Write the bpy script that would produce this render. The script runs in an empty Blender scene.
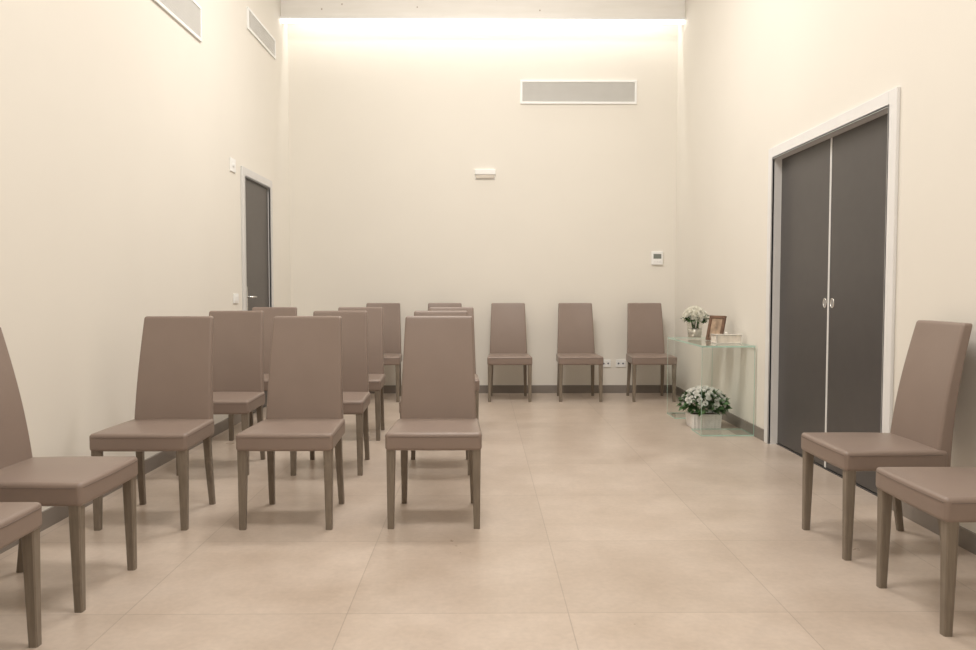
import bpy, bmesh, math, random
from mathutils import Vector, Matrix
random.seed(7)
S=bpy.context.scene
COL=S.collection
S.view_settings.view_transform='Standard'

# ---------------- materials ----------------
def nm(name):
    m=bpy.data.materials.new(name); m.use_nodes=True
    nt=m.node_tree; b=nt.nodes['Principled BSDF']; return m,nt,b
def mat(name,col,rough=.5,metal=0,var=.06,scale=8,bump=0,bscale=200,spec=.5,detail=4):
    m,nt,b=nm(name)
    tc=nt.nodes.new('ShaderNodeTexCoord')
    n=nt.nodes.new('ShaderNodeTexNoise'); n.inputs['Scale'].default_value=scale; n.inputs['Detail'].default_value=detail
    r=nt.nodes.new('ShaderNodeValToRGB')
    r.color_ramp.elements[0].position=.3; r.color_ramp.elements[1].position=.7
    r.color_ramp.elements[0].color=(*[c*(1-var) for c in col],1)
    r.color_ramp.elements[1].color=(*[min(1,c*(1+var)) for c in col],1)
    nt.links.new(tc.outputs['Object'],n.inputs['Vector']); nt.links.new(n.outputs['Fac'],r.inputs['Fac'])
    nt.links.new(r.outputs['Color'],b.inputs['Base Color'])
    b.inputs['Roughness'].default_value=rough; b.inputs['Metallic'].default_value=metal
    b.inputs['Specular IOR Level'].default_value=spec
    if bump:
        n2=nt.nodes.new('ShaderNodeTexNoise'); n2.inputs['Scale'].default_value=bscale; n2.inputs['Detail'].default_value=3
        bp=nt.nodes.new('ShaderNodeBump'); bp.inputs['Strength'].default_value=bump; bp.inputs['Distance'].default_value=.002
        nt.links.new(tc.outputs['Object'],n2.inputs['Vector']); nt.links.new(n2.outputs['Fac'],bp.inputs['Height'])
        nt.links.new(bp.outputs['Normal'],b.inputs['Normal'])
    return m
M_wall=mat('wall_paint',(.82,.785,.720),.75,var=.010,scale=1.5,bump=.15,bscale=120,spec=.2)
M_ceil=mat('ceiling_paint',(.82,.79,.73),.8,var=.01)
M_base=mat('baseboard_tile',(.24,.21,.185),.45,var=.08,scale=4)
M_leather=mat('taupe_leather',(.258,.197,.166),.37,var=.03,scale=6,bump=.25,bscale=350,spec=.48)
M_seam=mat('taupe_stitching',(.17,.13,.11),.6,var=.03)
M_white=mat('white_plastic',(.90,.90,.89),.4,var=.01)
M_frame=mat('white_lacquer',(.82,.815,.81),.4,var=.015)
M_frame2=mat('pale_grey_lacquer',(.70,.69,.68),.45,var=.015)
M_door=mat('dark_grey_laminate',(.069,.064,.063),.38,var=.04,scale=12)
M_door2=mat('warm_grey_laminate',(.084,.075,.071),.4,var=.04,scale=12)
M_grille=mat('grille_metal',(.74,.73,.70),.5,metal=.0,var=.02)
M_dark=mat('vent_interior',(.46,.45,.43),.9)
M_pull=mat('pull_recess',(.30,.29,.28),.4)
M_chrome=mat('chrome',(.8,.8,.8),.18,metal=1,var=.01)
M_screen=mat('display_grey',(.2,.22,.2),.25,var=.02)
M_hole=mat('socket_dark',(.12,.13,.17),.5)
M_shadow=mat('painted_shadow',(.62,.57,.50),.4)  # brown tone of the shadow below the wall fitting, painted as colour
M_silver=mat('brushed_silver',(.84,.82,.78),.22,metal=.6,var=.08,scale=25)
M_leaf=mat('green_leaf',(.045,.115,.028),.5,var=.5,scale=25)
def petal(name,col):
    m,nt,b=nm(name); N=nt.nodes.new; L=nt.links.new
    tc=N('ShaderNodeTexCoord'); n=N('ShaderNodeTexNoise'); n.inputs['Scale'].default_value=40
    r=N('ShaderNodeValToRGB'); r.color_ramp.elements[0].color=(*[c*.95 for c in col],1); r.color_ramp.elements[1].color=(*col,1)
    L(tc.outputs['Object'],n.inputs['Vector']); L(n.outputs['Fac'],r.inputs['Fac']); L(r.outputs['Color'],b.inputs['Base Color'])
    b.inputs['Roughness'].default_value=.7; b.inputs['Specular IOR Level'].default_value=.2
    t=N('ShaderNodeBsdfTranslucent'); L(r.outputs['Color'],t.inputs['Color'])
    x=N('ShaderNodeMixShader'); x.inputs[0].default_value=.35; o=nt.nodes['Material Output']
    L(b.outputs[0],x.inputs[1]); L(t.outputs[0],x.inputs[2]); L(x.outputs[0],o.inputs['Surface'])
    return m
M_petal=petal('white_petal',(.99,.985,.95)); M_cream=petal('cream_petal',(.985,.97,.90))
M_wicker=mat('white_wicker',(.92,.90,.87),.6,var=.06,scale=40,bump=.5,bscale=90)
M_fwood=mat('brown_walnut',(.17,.095,.060),.4,var=.3,scale=20)
M_pic=mat('soft_print',(.42,.30,.21),.5,var=.5,scale=14)
M_amber=mat('pearl_glaze',(.78,.72,.64),.3,var=.15,scale=25)
M_soil=mat('soil',(.04,.025,.015),.9)
M_thresh=mat('dark_gap',(.06,.058,.058),.35)

def wood(name,c1,c2,rough,stretch=(30,30,2.5)):
    m,nt,b=nm(name)
    tc=nt.nodes.new('ShaderNodeTexCoord'); mp=nt.nodes.new('ShaderNodeMapping'); mp.inputs['Scale'].default_value=stretch
    n=nt.nodes.new('ShaderNodeTexNoise'); n.inputs['Scale'].default_value=3; n.inputs['Detail'].default_value=6
    r=nt.nodes.new('ShaderNodeValToRGB'); r.color_ramp.elements[0].color=(*c1,1); r.color_ramp.elements[1].color=(*c2,1)
    r.color_ramp.elements[0].position=.3; r.color_ramp.elements[1].position=.7
    nt.links.new(tc.outputs['Object'],mp.inputs['Vector']); nt.links.new(mp.outputs['Vector'],n.inputs['Vector'])
    nt.links.new(n.outputs['Fac'],r.inputs['Fac']); nt.links.new(r.outputs['Color'],b.inputs['Base Color'])
    b.inputs['Roughness'].default_value=rough
    return m
M_leg=wood('greyed_oak',(.17,.138,.105),(.235,.195,.155),.35)
M_beam=wood('whitewashed_wood',(.90,.88,.84),(.95,.93,.90),.7,(1.0,8,8))
M_knot=mat('wood_knot',(.42,.35,.29),.7)

def floor_mat():
    m,nt,b=nm('beige_stone_tile'); L=nt.links.new; N=nt.nodes.new
    tc=N('ShaderNodeTexCoord')
    mp=N('ShaderNodeMapping'); mp.inputs['Location'].default_value=(-.30+.76*10,-2.60+.76*10,0)
    L(tc.outputs['Object'],mp.inputs['Vector'])
    br=N('ShaderNodeTexBrick'); br.offset=0; br.squash=1
    br.inputs['Scale'].default_value=1; br.inputs['Brick Width'].default_value=.76; br.inputs['Row Height'].default_value=.76
    br.inputs['Mortar Size'].default_value=.0020; br.inputs['Mortar Smooth'].default_value=.1; br.inputs['Bias'].default_value=0
    br.inputs['Color1'].default_value=(.925,.92,.915,1); br.inputs['Color2'].default_value=(1.0,1.0,1.0,1); br.inputs['Mortar'].default_value=(.73,.72,.71,1)
    L(mp.outputs['Vector'],br.inputs['Vector'])
    n=N('ShaderNodeTexNoise'); n.inputs['Scale'].default_value=2.6; n.inputs['Detail'].default_value=5; n.inputs['Roughness'].default_value=.52; n.inputs['Distortion'].default_value=0
    L(tc.outputs['Object'],n.inputs['Vector'])
    r=N('ShaderNodeValToRGB'); e=r.color_ramp.elements
    e[0].position=.25; e[0].color=(.480,.388,.315,1); e[1].position=.75; e[1].color=(.625,.530,.455,1)
    L(n.outputs['Fac'],r.inputs['Fac'])
    def mott(scale,lo,hi):
        q=N('ShaderNodeTexNoise'); q.inputs['Scale'].default_value=scale; q.inputs['Detail'].default_value=4; q.inputs['Roughness'].default_value=.5
        L(tc.outputs['Object'],q.inputs['Vector'])
        rr=N('ShaderNodeValToRGB'); rr.color_ramp.elements[0].position=.25; rr.color_ramp.elements[1].position=.75
        rr.color_ramp.elements[0].color=(lo,lo,lo,1); rr.color_ramp.elements[1].color=(hi,hi,hi,1)
        L(q.outputs['Fac'],rr.inputs['Fac']); return q,rr
    n3,r3=mott(45,.93,1.04); n4,r4=mott(12,.95,1.03)
    def mul(a,b_):
        m1=N('ShaderNodeMixRGB'); m1.blend_type='MULTIPLY'; m1.inputs[0].default_value=1
        L(a,m1.inputs[1]); L(b_,m1.inputs[2]); return m1.outputs['Color']
    c=mul(mul(mul(r.outputs['Color'],r3.outputs['Color']),r4.outputs['Color']),br.outputs['Color'])
    L(c,b.inputs['Base Color'])
    mr=N('ShaderNodeMapRange'); mr.inputs['To Min'].default_value=.24; mr.inputs['To Max'].default_value=.36
    L(n.outputs['Fac'],mr.inputs['Value']); L(mr.outputs['Result'],b.inputs['Roughness'])
    bp=N('ShaderNodeBump'); bp.inputs['Strength'].default_value=.10; bp.inputs['Distance'].default_value=.002
    L(n3.outputs['Fac'],bp.inputs['Height']); L(bp.outputs['Normal'],b.inputs['Normal'])
    return m
M_floor=floor_mat()

def glass_mat(name,tint,refl=1.0):
    m=bpy.data.materials.new(name); m.use_nodes=True; nt=m.node_tree; nt.nodes.clear(); N=nt.nodes.new;L=nt.links.new
    o=N('ShaderNodeOutputMaterial'); t=N('ShaderNodeBsdfTransparent'); t.inputs['Color'].default_value=(*tint,1)
    g=N('ShaderNodeBsdfGlossy'); g.inputs['Roughness'].default_value=.01; g.inputs['Color'].default_value=(.97,1,.99,1)
    f=N('ShaderNodeFresnel'); f.inputs['IOR'].default_value=1.5
    ge=N('ShaderNodeNewGeometry'); inv=N('ShaderNodeMath'); inv.operation='SUBTRACT'; inv.inputs[0].default_value=1
    L(ge.outputs['Backfacing'],inv.inputs[1]); mu=N('ShaderNodeMath'); mu.operation='MULTIPLY'
    L(f.outputs[0],mu.inputs[0]); L(inv.outputs[0],mu.inputs[1])
    x=N('ShaderNodeMixShader'); L(mu.outputs[0],x.inputs[0]); L(t.outputs[0],x.inputs[1]); L(g.outputs[0],x.inputs[2]); L(x.outputs[0],o.inputs[0])
    return m
M_glass=glass_mat('clear_glass',(.968,.982,.974))
M_gedge=mat('glass_edge_green',(.50,.70,.61),.12,var=.1,scale=10)
M_led,_nt,_b=nm('led_diffuser')
_b.inputs['Emission Color'].default_value=(1,.98,.95,1); _b.inputs['Emission Strength'].default_value=3.0

# ---------------- helpers ----------------
def mesh_obj(name,bm,m,parent=None,smooth=False,loc=None):
    me=bpy.data.meshes.new(name); bmesh.ops.recalc_face_normals(bm,faces=bm.faces); bm.to_mesh(me); bm.free()
    for mm in (m if isinstance(m,(list,tuple)) else [m]): me.materials.append(mm)
    if smooth:
        for p in me.polygons: p.use_smooth=True
    o=bpy.data.objects.new(name,me); COL.objects.link(o)
    if loc: o.location=loc
    if parent: o.parent=parent
    return o
def add_box(bm,x0,x1,y0,y1,z0,z1,bev=0,seg=2,mi=0):
    g=bmesh.ops.create_cube(bm,size=1); vs=g['verts']
    for v in vs:
        v.co=Vector(((x0+x1)/2+v.co.x*(x1-x0),(y0+y1)/2+v.co.y*(y1-y0),(z0+z1)/2+v.co.z*(z1-z0)))
    fs=set(f for v in vs for f in v.link_faces)
    for f in fs: f.material_index=mi
    if bev:
        es=list(set(e for v in vs for e in v.link_edges))
        bmesh.ops.bevel(bm,geom=es,offset=bev,segments=seg,profile=.5,affect='EDGES')
def box(name,x0,x1,y0,y1,z0,z1,m,parent=None,bev=0):
    bm=bmesh.new(); add_box(bm,x0,x1,y0,y1,z0,z1,bev); return mesh_obj(name,bm,m,parent)
def empty(name,loc,label=None,cat=None,rot=0,group=None):
    o=bpy.data.objects.new(name,None); o.empty_display_size=.1; o.location=loc; o.rotation_euler=(0,0,rot); COL.objects.link(o)
    tag(o,label,cat,group); return o
def tag(o,label=None,cat=None,group=None,kind=None):
    if label:o['label']=label
    if cat:o['category']=cat
    if group:o['group']=group
    if kind:o['kind']=kind
    return o
def struct(o,label,cat): return tag(o,label,cat,kind='structure')

def rbox(hx,hy,hz,r,nx=8,ny=8,nz=8):
    """dense rounded box surface -> bmesh"""
    def coords(a,n):
        ph=[math.tan(math.radians(t)) for t in (45,30,15,0)]
        lo=[-a+r-r*p for p in ph]; inner=[-a+r+(2*a-2*r)*i/n for i in range(1,n)]
        return lo+inner+[-c for c in reversed(lo)]
    X,Y,Z=coords(hx,nx),coords(hy,ny),coords(hz,nz)
    bm=bmesh.new(); cache={}
    def V(x,y,z):
        k=(round(x,6),round(y,6),round(z,6))
        if k not in cache:
            p=Vector((x,y,z)); q=Vector((max(-hx+r,min(hx-r,x)),max(-hy+r,min(hy-r,y)),max(-hz+r,min(hz-r,z))))
            d=p-q; cache[k]=bm.verts.new(q+d.normalized()*r if d.length>0 else p)
        return cache[k]
    def quad(*a):
        try: bm.faces.new(a)
        except ValueError: pass
    for z in (-hz,hz):
        for i in range(len(X)-1):
            for j in range(len(Y)-1): quad(V(X[i],Y[j],z),V(X[i+1],Y[j],z),V(X[i+1],Y[j+1],z),V(X[i],Y[j+1],z))
    for y in (-hy,hy):
        for i in range(len(X)-1):
            for j in range(len(Z)-1): quad(V(X[i],y,Z[j]),V(X[i+1],y,Z[j]),V(X[i+1],y,Z[j+1]),V(X[i],y,Z[j+1]))
    for x in (-hx,hx):
        for i in range(len(Y)-1):
            for j in range(len(Z)-1): quad(V(x,Y[i],Z[j]),V(x,Y[i+1],Z[j]),V(x,Y[i+1],Z[j+1]),V(x,Y[i],Z[j+1]))
    return bm

# ---------------- room ----------------
XL,XR,YB,YF,ZC=-2.035,2.085,8.26,-2.5,4.55
T=.2
struct(box('floor',XL-T,XR+T,YF-T,YB+T,-.1,0,M_floor),'beige stone-look tiled floor with thin joints','floor')
struct(box('ceiling',XL-T,XR+T,YF-T,YB+T,ZC,ZC+.1,M_ceil),'plain off-white ceiling above the room','ceiling')
struct(box('wall_back',XL-T,XR+T,YB,YB+T,0,ZC,M_wall),'cream painted end wall behind the chairs','wall')
struct(box('wall_front',XL-T,XR+T,YF-T,YF,0,ZC,M_wall),'cream painted wall closing the room','wall')
LD0,LD1,LDZ=6.65,7.45,2.09
bm=bmesh.new()
add_box(bm,XL-T,XL,YF,LD0,0,ZC); add_box(bm,XL-T,XL,LD1,YB,0,ZC); add_box(bm,XL-T,XL,LD0,LD1,LDZ,ZC)
struct(mesh_obj('wall_left',bm,M_wall),'cream painted long wall with a single door','wall')
RD0,RD1,RDZ=3.925,5.50,2.05
bm=bmesh.new()
add_box(bm,XR,XR+T,YF,RD0,0,ZC); add_box(bm,XR,XR+T,RD1,YB,0,ZC); add_box(bm,XR,XR+T,RD0,RD1,RDZ,ZC)
struct(mesh_obj('wall_right',bm,M_wall),'cream painted long wall with double sliding doors','wall')
BH=.085
struct(box('baseboard_back',XL,XR,YB-.012,YB,0,BH,M_base),'taupe tile skirting along the end wall','baseboard')
bm=bmesh.new(); add_box(bm,XL,XL+.012,YF,LD0-.085,0,BH); add_box(bm,XL,XL+.012,LD1+.085,YB-.012,0,BH)
struct(mesh_obj('baseboard_left',bm,M_base),'taupe tile skirting along the single-door wall','baseboard')
bm=bmesh.new(); add_box(bm,XR-.012,XR,YF,RD0-.09,0,BH); add_box(bm,XR-.012,XR,RD1+.09,YB-.012,0,BH)
struct(mesh_obj('baseboard_right',bm,M_base),'taupe tile skirting along the double-door wall','baseboard')
# beam with small knots
bm=bmesh.new(); add_box(bm,XL,XR,7.98,8.10,3.87,ZC,.004)
for i in range(8):
    x=random.uniform(XL+.15,XR-.15); z=random.uniform(3.93,4.3)
    bmesh.ops.create_cone(bm,segments=12,radius1=.008,radius2=.006,depth=.003,cap_ends=True,matrix=Matrix.Translation((x,7.9795,z))@Matrix.Rotation(math.pi/2,4,'X'))
for f in bm.faces:
    if f.calc_area()<.0006 and f.calc_center_median().y<7.9799: f.material_index=1
struct(mesh_obj('trim_1',bm,[M_beam,M_knot]),'whitewashed wooden ceiling beam across the room','beam')

# ---- left door
d=struct(empty('door_1',(XL,(LD0+LD1)/2,0)),'dark grey single door in a pale frame','door')
def dframe(y0,y1,zt,x,side,w,depth,parent,m):
    bm=bmesh.new(); p=.018
    xa,xb=(x-p,x+depth) if side>0 else (x-depth,x+p)
    cy=parent.location.y; cx=parent.location.x
    t=.012
    add_box(bm,xa-cx,xb-cx,y0-cy,y0+t-cy,0,zt); add_box(bm,xa-cx,xb-cx,y1-t-cy,y1-cy,0,zt); add_box(bm,xa-cx,xb-cx,y0-cy,y1-cy,zt-t,zt)
    xa,xb=(x-p,x) if side>0 else (x,x+p)
    add_box(bm,xa-cx,xb-cx,y0-w-cy,y0+t-cy,0,zt+w,.003); add_box(bm,xa-cx,xb-cx,y1-t-cy,y1+w-cy,0,zt+w,.003)
    add_box(bm,xa-cx,xb-cx,y0+t-cy,y1-t-cy,zt-t,zt+w,.003)
    return mesh_obj('door_frame',bm,m,parent)
dframe(LD0,LD1,LDZ,XL,-1,.07,.1,d,M_frame2)
leaf=box('door_leaf',-.045,-.005,-.385,.385,.008,LDZ-.015,M_door2,d,.002)
bm=bmesh.new()
add_box(bm,-.005,.002,-.345,-.315,.92,1.14,.002)
bmesh.ops.create_cone(bm,segments=16,radius1=.009,radius2=.009,depth=.05,cap_ends=True,matrix=Matrix.Translation((.022,-.33,1.05))@Matrix.Rotation(math.pi/2,4,'Y'))
bmesh.ops.create_cone(bm,segments=16,radius1=.009,radius2=.008,depth=.13,cap_ends=True,matrix=Matrix.Translation((.045,-.27,1.05))@Matrix.Rotation(math.pi/2,4,'X'))
h=mesh_obj('door_handle',bm,M_chrome,leaf,True); h['label']='chrome lever handle on a backplate'
# ---- right double door
d=struct(empty('door_2',(XR,(RD0+RD1)/2,0)),'dark grey double sliding doors in a white frame','door')
dframe(RD0,RD1,RDZ,XR,1,.070,.12,d,M_frame)
hw=(RD1-RD0)/2-.012
def ring(bm,c,R,r,n=32,m_=8):
    vs=[[bm.verts.new((c[0]+r*math.sin(2*math.pi*j/m_)*.5,c[1]+(R+r*math.cos(2*math.pi*j/m_))*math.cos(2*math.pi*i/n)*.85,c[2]+(R+r*math.cos(2*math.pi*j/m_))*math.sin(2*math.pi*i/n))) for j in range(m_)] for i in range(n)]
    for i in range(n):
        for j in range(m_): bm.faces.new((vs[i][j],vs[(i+1)%n][j],vs[(i+1)%n][(j+1)%m_],vs[i][(j+1)%m_]))
for s in (-1,1):
    bm=bmesh.new(); y0,y1=sorted((s*.008,s*hw))
    add_box(bm,.050,.09,y0,y1,.012,RDZ-.013,.002)
    lf=mesh_obj('door_leaf',bm,M_door,d)
    y0,y1=sorted((s*.0,s*.010))
    e=box('edge_trim',.047,.092,y0+.0005,y1-.0005,.012,RDZ-.013,M_frame,lf); e['label']='white vertical edge strip of the door'
    bm=bmesh.new(); c=(.049,s*.05,1.03)
    ring(bm,c,.027,.005)
    ce=bm.verts.new((.0485,c[1],c[2])); rg=[bm.verts.new((.0485,c[1]+.0225*math.cos(2*math.pi*i/24),c[2]+.026*math.sin(2*math.pi*i/24))) for i in range(24)]
    for i in range(24):
        f=bm.faces.new((ce,rg[i],rg[(i+1)%24])); f.material_index=1
    h=mesh_obj('pull_handle',bm,[M_chrome,M_pull],lf,True); h['label']='round recessed chrome finger pull'
box('door_guide',.045,.095,-hw,hw,0,.008,M_thresh,d)

# ---- LED profile on beam
l=empty('linear_led_light',(0,7.985,3.82),'white linear LED profile fixed along the ceiling beam','light')
box('housing',XL+.002,XR-.002,-.045,.115,.035,.055,M_white,l)
dl=box('diffuser',XL+.015,XR-.015,-.04,-.0,.0,.035,M_led,l,.006); dl['label']='glowing warm white diffuser strip'

# ---- vents
def vent(w,h,loc,rot,label):
    v=empty('air_vent',loc,label,'vent',rot)
    b=.022
    bm=bmesh.new()
    add_box(bm,-w/2,w/2,-.015,0,h/2-b,h/2,.002); add_box(bm,-w/2,w/2,-.015,0,-h/2,-h/2+b,.002)
    add_box(bm,-w/2,-w/2+b,-.015,0,-h/2+b,h/2-b,.002); add_box(bm,w/2-b,w/2,-.015,0,-h/2+b,h/2-b,.002)
    mesh_obj('vent_frame',bm,M_white,v)
    bm=bmesh.new(); add_box(bm,-w/2+b,w/2-b,-.003,0,-h/2+b,h/2-b,mi=1)
    n=int((h-2*b)/.0095)
    for i in range(n):
        z=-h/2+b+(i+.5)*(h-2*b)/n
        add_box(bm,-w/2+b,w/2-b,-.009,-.004,z-.003,z+.003)
    mesh_obj('grille',bm,[M_grille,M_dark],v)
    return v
vent(1.235,.25,(1.035,YB,3.205),0,'wide white-framed air grille on the end wall')
vent(.98,.25,(XL,5.20,3.03),math.pi/2,'white-framed air grille high on the side wall')
vent(.90,.19,(XL,7.27,3.475),math.pi/2,'small white-framed air grille above the single door')

# ---- small wall devices
def plate(name,loc,rot,w,h,label,cat,kind):
    e=empty(name,loc,label,cat,rot)
    bm=bmesh.new(); add_box(bm,-w/2,w/2,-.01,0,-h/2,h/2,.003); mesh_obj('cover_plate',bm,M_white,e)
    if kind=='outlet':
        for x in (-.024,.024):
            bm=bmesh.new(); bmesh.ops.create_cone(bm,segments=20,radius1=.010,radius2=.009,depth=.003,cap_ends=True,matrix=Matrix.Translation((x,-.0105,0))@Matrix.Rotation(math.pi/2,4,'X'))
            mesh_obj('socket',bm,M_hole,e)
    elif kind=='switch':
        for x in (-.022,.022): box('rocker',x-.02,x+.02,-.014,-.008,-.022,.022,M_white,e,.002)
    return e
plate('wall_outlet',(1.345,YB,.32),0,.105,.08,'white wall outlet plate low on the end wall','outlet','outlet')
plate('wall_outlet',(1.505,YB,.32),0,.105,.08,'white wall outlet plate low on the end wall','outlet','outlet')
plate('wall_switch',(XL,6.40,1.04),math.pi/2,.12,.08,'white light switch beside the single door','switch','switch')
e=plate('wall_sensor',(XL,6.37,2.13),math.pi/2,.13,.11,'small white sensor box beside the single door frame','sensor','')
bm=bmesh.new(); bmesh.ops.create_uvsphere(bm,u_segments=16,v_segments=8,radius=.02,matrix=Matrix.Translation((0,-.01,0))@Matrix.Scale(.5,4,(0,1,0))); mesh_obj('lens',bm,M_frame,e,True)
t=empty('thermostat',(1.885,YB,1.45),'white wall thermostat with a grey display','thermostat')
box('casing',-.06,.06,-.025,.004,-.07,.07,M_white,t,.005)
box('display',-.042,.042,-.027,-.02,-.005,.045,M_screen,t,.001)
for x in (-.028,0,.028): box('button',x-.009,x+.009,-.028,-.02,-.045,-.03,M_frame,t,.001)
t=empty('emergency_light',(.045,YB,2.335),'small white rectangular wall light fitting','wall light')
box('casing',-.11,.11,-.03,.004,.0,.055,M_white,t,.006)
box('lens',-.10,.10,-.025,0,-.04,.0,M_shadow,t,.004)  # band coloured as the shadow under the casing, not a real lens
box('backplate',-.105,.105,-.008,.004,-.05,.05,M_white,t,.002)

# ---------------- chair ----------------
GROUP='matching taupe high-back chairs'
def make_chair():
    root=bpy.data.objects.new('dining_chair',None); root.empty_display_size=.1; COL.objects.link(root)
    bm=rbox(.224,.216,.041,.015,12,12,4)
    for v in bm.verts:
        x,y,z=v.co; t=(y+.216)/.432
        x*=1-.08*t
        if z>0: z+=.012*(1-(x/.224)**2)*(1-((y)/.216)**2)
        y-=.006*(1-(x/.224)**2)*(1-t)
        v.co=Vector((x,y-.015,z+.410))
    # stitched seam round the upper edge of the seat
    def W(y): return .2243*(1-.08*((y+.015)+.216)/.432)
    def seg(a,b):
        a=Vector(a); b=Vector(b); dv=b-a
        r_=bmesh.ops.create_cone(bm,segments=6,radius1=.0014,radius2=.0014,depth=dv.length,matrix=Matrix.Translation((a+b)/2)@dv.to_track_quat('Z','Y').to_matrix().to_4x4())
        for f in set(f for v in r_['verts'] for f in v.link_faces): f.material_index=1
    zs=.434
    N_=10
    fr=[(-.209+.418*i/N_) for i in range(N_+1)]
    pts=[(x,-.2313-.006*(1-(x/.224)**2),zs) for x in fr]
    for a,b in zip(pts,pts[1:]): seg(a,b)
    for s in (-1,1): seg((s*W(-.215),-.215,zs),(s*W(.175),.175,zs))
    seat=mesh_obj('seat',bm,[M_leather,M_seam],root,True)
    hh=.3075
    bm=rbox(.198,.03,hh,.013,10,2,22)
    for v in bm.verts:
        x,y,z=v.co; t=max(0,min(1,(z+hh)/(2*hh)))
        w=1-.115*t**1.05
        th=1-.30*t
        yc=.190-.012*math.sin(t*math.pi)+.098*t**1.15
        yc+= .010*(1-(x/.205)**2)*t
        v.co=Vector((x*w,y*th+yc,z+.666))
    mesh_obj('backrest',bm,M_leather,root,True)
    def leg(x,y0,y1,x0,w0,w1,zt):
        bm=bmesh.new(); rings=[]
        for i in range(7):
            t=i/6; z=zt*(1-t); w=w0+(w1-w0)*t; cx=x+(x0-x)*t; cy=y0+(y1-y0)*t**1.3
            c=.004
            pts=[(-w+c,-w),(w-c,-w),(w,-w+c),(w,w-c),(w-c,w),(-w+c,w),(-w,w-c),(-w,-w+c)]
            rings.append([bm.verts.new((cx+a,cy+b,z)) for a,b in pts])
        for a,b in zip(rings,rings[1:]):
            for k in range(8): bm.faces.new((a[k],a[(k+1)%8],b[(k+1)%8],b[k]))
        bm.faces.new(rings[0]); bm.faces.new(rings[-1][::-1])
        mesh_obj('leg',bm,M_leg,root)
    for s in (-1,1):
        leg(s*.198,-.203,-.207,s*.200,.0205,.0145,.375)
        leg(s*.172,.178,.222,s*.180,.018,.0135,.375)
    return root
proto=make_chair()
parts=list(proto.children)
R90=math.pi/2
F='taupe leather high-back chair with grey wood legs'
LB={'grid':F+' in a row','wall':F+' against the end wall','left':F+' along the side wall','right':F+' beside the doors'}
chairs=[(-.22,3.755,0,'grid'),(-.905,3.745,0,'grid'),(-1.575,3.745,0,'grid'),
 (-1.61,4.80,0,'grid'),(-.925,4.79,0,'grid'),(-.265,4.79,0,'grid'),
 (-1.645,5.87,0,'grid'),(-.96,5.86,0,'grid'),(-.235,5.86,0,'grid'),
 (-1.025,7.81,0,'wall'),(-.38,7.81,0,'wall'),(.285,7.81,0,'wall'),(.99,7.81,0,'wall'),(1.72,7.81,0,'wall'),
 (-1.595,2.83,R90,'left'),(-1.60,2.17,R90,'left'),
 (1.715,3.315,-R90,'right'),(1.705,2.62,-R90,'right')]
for i,(x,y,r,k) in enumerate(chairs):
    if i==0: c=proto
    else:
        c=proto.copy(); COL.objects.link(c)
        for p in parts:
            q=p.copy(); q.parent=c; COL.objects.link(q)
    c.location=(x,y,0); c.rotation_euler=(0,0,r)
    tag(c,LB[k],'chair',GROUP)

# ---------------- glass console table ----------------
TX0,TX1,TY0,TY1,TZ=1.67,2.07,5.78,6.86,.69
tb=empty('glass_console_table',((TX0+TX1)/2,(TY0+TY1)/2,0),'clear glass waterfall console table against the wall','table')
cx,cy=tb.location.x,tb.location.y
def gl(name,x0,x1,y0,y1,z0,z1,thin):
    bm=bmesh.new(); add_box(bm,x0-cx,x1-cx,y0-cy,y1-cy,z0,z1)
    bm.normal_update()
    for f in bm.faces:
        if abs(f.normal[thin])<.5: f.material_index=1
    return mesh_obj(name,bm,[M_glass,M_gedge],tb)
g=.013
gl('table_top',TX0,TX1,TY0,TY1,TZ-g,TZ,2)
gl('side_panel',TX0,TX1,TY0,TY0+g,.011,TZ-g-.0005,1)
gl('side_panel',TX0,TX1,TY1-g,TY1,.011,TZ-g-.0005,1)
gl('base_plate',TX0,TX1,TY0,TY0+.28,.0015,.0105,2)
gl('base_plate',TX0,TX1,TY1-.28,TY1,.0015,.0105,2)

# ---------------- flowers ----------------
def bloom_mesh(r,layers=4,n=11,m=None,w0=.30):
    bm=bmesh.new()
    for L in range(layers):
        el=math.radians(4+L*21); rr=r*(1-.12*L)
        for k in range(n):
            a=2*math.pi*(k+.5*(L%2))/n
            w=rr*w0; prev=None
            rad=Vector((math.cos(a),math.sin(a),0)); tan=Vector((-math.sin(a),math.cos(a),0))
            for i,(s,ww) in enumerate([(0.05,.35),(.45,1),(.85,.9),(1,.35)]):
                e=el+.35*s
                c=rad*(rr*s*math.cos(e))+Vector((0,0,rr*s*math.sin(e)))
                cur=(bm.verts.new(c-tan*w*ww),bm.verts.new(c+tan*w*ww))
                if prev: bm.faces.new((prev[0],prev[1],cur[1],cur[0]))
                prev=cur
    me=bpy.data.meshes.new('flower'); bm.to_mesh(me); bm.free(); me.materials.append(m or M_petal)
    for p in me.polygons:p.use_smooth=True
    return me
def leaves(bm,c,n,rx,rz,size,zmin,zmax=1,rmax=.98,rmin=.45):
    for i in range(n):
        a=random.uniform(0,2*math.pi); e=math.asin(random.uniform(zmin,zmax))
        d=Vector((math.cos(a)*math.cos(e),math.sin(a)*math.cos(e),math.sin(e)))
        p=Vector(c)+Vector((d.x*rx,d.y*rx,d.z*rz))*random.uniform(rmin,rmax)
        ax=(d+Vector([random.uniform(-.6,.6) for _ in range(3)])).normalized()
        sd=ax.cross(Vector((random.uniform(-1,1),random.uniform(-1,1),1))).normalized(); up=sd.cross(ax)
        l=size*random.uniform(.7,1.2); w=l*.28
        v=[bm.verts.new(p),bm.verts.new(p+ax*l*.45+sd*w+up*l*.06),bm.verts.new(p+ax*l-up*l*.1),bm.verts.new(p+ax*l*.45-sd*w+up*l*.06)]
        m_=bm.verts.new(p+ax*l*.5)
        for k in range(4): bm.faces.new((v[k],v[(k+1)%4],m_))
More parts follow.
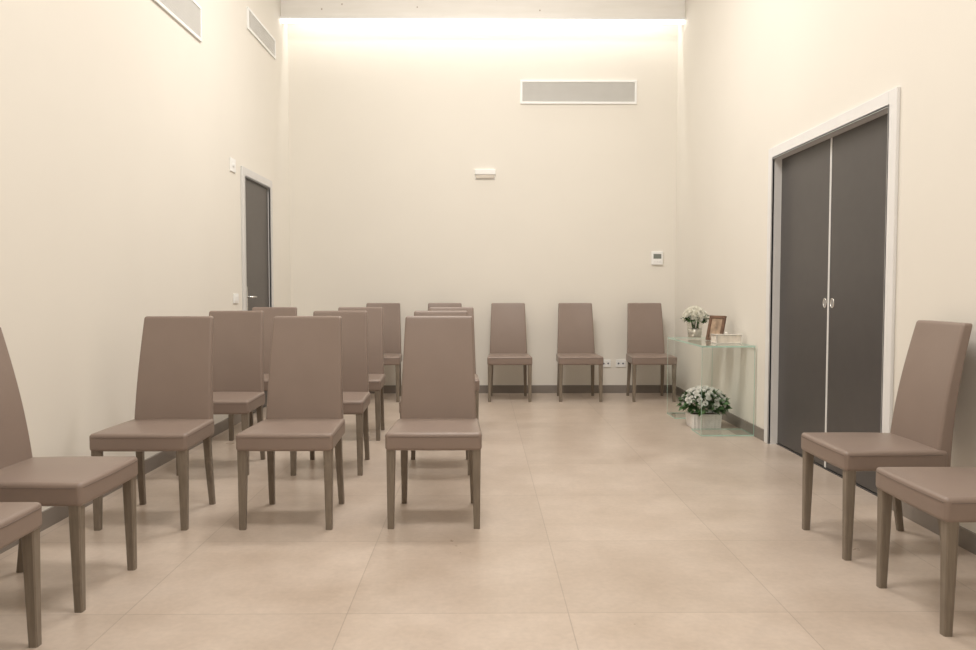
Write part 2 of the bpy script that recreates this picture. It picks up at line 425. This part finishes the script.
def place_blooms(parent,me,c,n,rx,rz,zmin,jit=0):
    for i in range(n):
        z=zmin+(1-zmin)*(i+.5)/n; a=i*2.39996+random.uniform(-jit,jit)
        rr=math.sqrt(max(0,1-z*z)); d=Vector((rr*math.cos(a),rr*math.sin(a),z))*(1-random.uniform(0,jit*.3))
        o=bpy.data.objects.new('flower',me); COL.objects.link(o); o.parent=parent
        o.location=Vector(c)+Vector((d.x*rx,d.y*rx,d.z*rz))
        nn=Vector((d.x/rx,d.y/rx,d.z/rz+.6)).normalized()
        o.rotation_euler=nn.to_track_quat('Z','Y').to_euler()
        s=random.uniform(.85,1.12); o.scale=(s,s,s)
# chrysanthemum under table
p=empty('potted_chrysanthemum',(1.81,6.21,.0),'white chrysanthemum plant in a white basket under the glass table','plant')
bm=bmesh.new()
def basket(bm,w0,w1,h,d0,d1,t):
    rows=7
    for i in range(rows):
        z=h*(i+.5)/rows; f=(i+.5)/rows; w=w0+(w1-w0)*f; d=d0+(d1-d0)*f
        hh=h/rows*.47
        add_box(bm,-w,w,-d-t,-d+t,z-hh,z+hh,.003,1); add_box(bm,-w,w,d-t,d+t,z-hh,z+hh,.003,1)
        add_box(bm,-w-t,-w+t,-d,d,z-hh,z+hh,.003,1); add_box(bm,w-t,w+t,-d,d,z-hh,z+hh,.003,1)
    for i in range(9):
        x=-w0*.97+2*w0*.97*i/8
        add_box(bm,x-.004,x+.004,-d1-t-.003,-d1-t+.004,0,h,.001,1)
    add_box(bm,-w0,w0,-d0,d0,0,.006)
basket(bm,.110,.120,.115,.085,.095,.006)
mesh_obj('basket',bm,M_wicker,p)
box('soil',-.105,.105,-.075,.075,.006,.10,M_soil,p)
bm=bmesh.new(); leaves(bm,(0,0,.185),560,.168,.115,.060,-.40,.8,1.0,.6); fo=mesh_obj('foliage',bm,M_leaf,p); fo['kind']='stuff'
place_blooms(p,bloom_mesh(.027,4,12,None,.34),(0,0,.19),74,.168,.13,-.05,.15)
# vase on table
p=empty('flower_vase',(1.845,6.62,TZ),'shiny glass vase of white roses on the glass table','vase')
def lathe(prof,seg=32):
    bm=bmesh.new(); rings=[]
    for r,z in prof: rings.append([bm.verts.new((r*math.cos(2*math.pi*k/seg),r*math.sin(2*math.pi*k/seg),z)) for k in range(seg)])
    for a,b in zip(rings,rings[1:]):
        for k in range(seg): bm.faces.new((a[k],a[(k+1)%seg],b[(k+1)%seg],b[k]))
    bm.faces.new(rings[0]); bm.faces.new(rings[-1]); return bm
M_vase=glass_mat('vase_glass',(.95,.95,.94))
mesh_obj('vase_body',lathe([(.054,0),(.057,.004),(.062,.05),(.066,.10),(.071,.14),(.072,.143),(.068,.143),(.062,.10),(.055,.012)]),M_vase,p,True)
mesh_obj('vase_filling',lathe([(.052,.014),(.056,.05),(.059,.09)],24),M_silver,p,True)
bm=bmesh.new()
for i in range(14):
    a=i*2.4; r0=.012+.02*(i%3)/2
    b0=Vector((r0*math.cos(a),r0*math.sin(a),.088)); b1=Vector((.035*math.cos(a+.5),.035*math.sin(a+.5),.17))
    dv=b1-b0; q=dv.to_track_quat('Z','Y').to_matrix().to_4x4()
    bmesh.ops.create_cone(bm,segments=6,radius1=.003,radius2=.0025,depth=dv.length,matrix=Matrix.Translation((b0+b1)/2)@q)
mesh_obj('stems',bm,M_leaf,p)
bm=bmesh.new(); leaves(bm,(0,0,.165),130,.095,.07,.045,-.2,.6,1.0); fo=mesh_obj('foliage',bm,M_leaf,p); fo['kind']='stuff'
place_blooms(p,bloom_mesh(.036,5,9,M_cream,.42),(0,0,.18),30,.082,.08,-.1)
# photo frame
p=empty('photo_frame',(1.925,6.34,TZ),'brown wooden photo frame standing on the glass table','frame',math.radians(-58))
def tilt(bm):
    bmesh.ops.rotate(bm,verts=bm.verts,cent=(0,0,0),matrix=Matrix.Rotation(math.radians(-14),3,'X'))
bm=bmesh.new(); w,h=.082,.21
add_box(bm,-w,w,-.010,.010,0,.022,.002);add_box(bm,-w,w,-.010,.010,h-.022,h,.002);add_box(bm,-w,-w+.025,-.010,.010,.022,h-.022,.002);add_box(bm,w-.025,w,-.010,.010,.022,h-.022,.002)
tilt(bm); bmesh.ops.translate(bm,verts=bm.verts,vec=(0,0,.003)); mesh_obj('frame_border',bm,M_fwood,p)
bm=bmesh.new(); add_box(bm,-w+.018,w-.018,-.002,.005,.018,h-.018); tilt(bm); mesh_obj('picture',bm,M_pic,p)
bm=bmesh.new(); add_box(bm,-.02,.02,.0,.004,0,.15); bmesh.ops.rotate(bm,verts=bm.verts,cent=(0,0,0),matrix=Matrix.Rotation(math.radians(18),3,'X')); bmesh.ops.translate(bm,verts=bm.verts,vec=(0,.083,.003)); mesh_obj('stand',bm,M_fwood,p)
# decorative box
p=empty('decorative_box',(1.935,6.05,TZ),'low pale pearly box with silver trim on the glass table','box',math.radians(4))
box('box_body',-.098,.098,-.058,.058,.004,.064,M_amber,p,.004)
bm=bmesh.new()
add_box(bm,-.103,.103,-.063,.063,.0005,.009,.002)
for sx in (-1,1):
    for sy in (-1,1):
        add_box(bm,sx*.098-.004,sx*.098+.004,sy*.058-.004,sy*.058+.004,.008,.066,.001)
mesh_obj('trim',bm,M_silver,p)
box('lid',-.104,.104,-.064,.064,.065,.073,M_silver,p,.003)
bm=bmesh.new(); bmesh.ops.create_uvsphere(bm,u_segments=16,v_segments=10,radius=.009,matrix=Matrix.Translation((0,0,.080))); mesh_obj('knob',bm,M_silver,p,True)

# ---------------- lights ----------------
def area(name,loc,rot,sx,sy,e,col=(1,.960,.905)):
    l=bpy.data.lights.new(name,'AREA'); l.shape='RECTANGLE'; l.size=sx; l.size_y=sy; l.energy=e; l.color=col
    o=bpy.data.objects.new(name,l); COL.objects.link(o); o.location=loc; o.rotation_euler=rot; return o
area('wall_wash_light',(.02,8.17,4.2),(0,0,0),4.0,.06,16,(1,.97,.91))
area('ceiling_light',(.02,5.4,4.45),(math.radians(8),0,0),1.6,.7,92)
area('ceiling_light',(.02,2.4,4.5),(0,0,0),1.6,.7,78)
area('ceiling_light',(.02,-.9,4.5),(0,0,0),1.6,.7,54)
w=bpy.data.worlds.new('World'); S.world=w; w.use_nodes=True
w.node_tree.nodes['Background'].inputs[0].default_value=(1,.95,.88,1); w.node_tree.nodes['Background'].inputs[1].default_value=.3

# ---------------- camera ----------------
cam=bpy.data.cameras.new('camera'); co=bpy.data.objects.new('camera',cam); COL.objects.link(co)
cam.sensor_width=36; cam.lens=770*36/976; cam.clip_start=.05
co.location=(0,0,1.11)
co.rotation_euler=(math.radians(90-2.6),0,math.radians(-.52))
S.camera=co
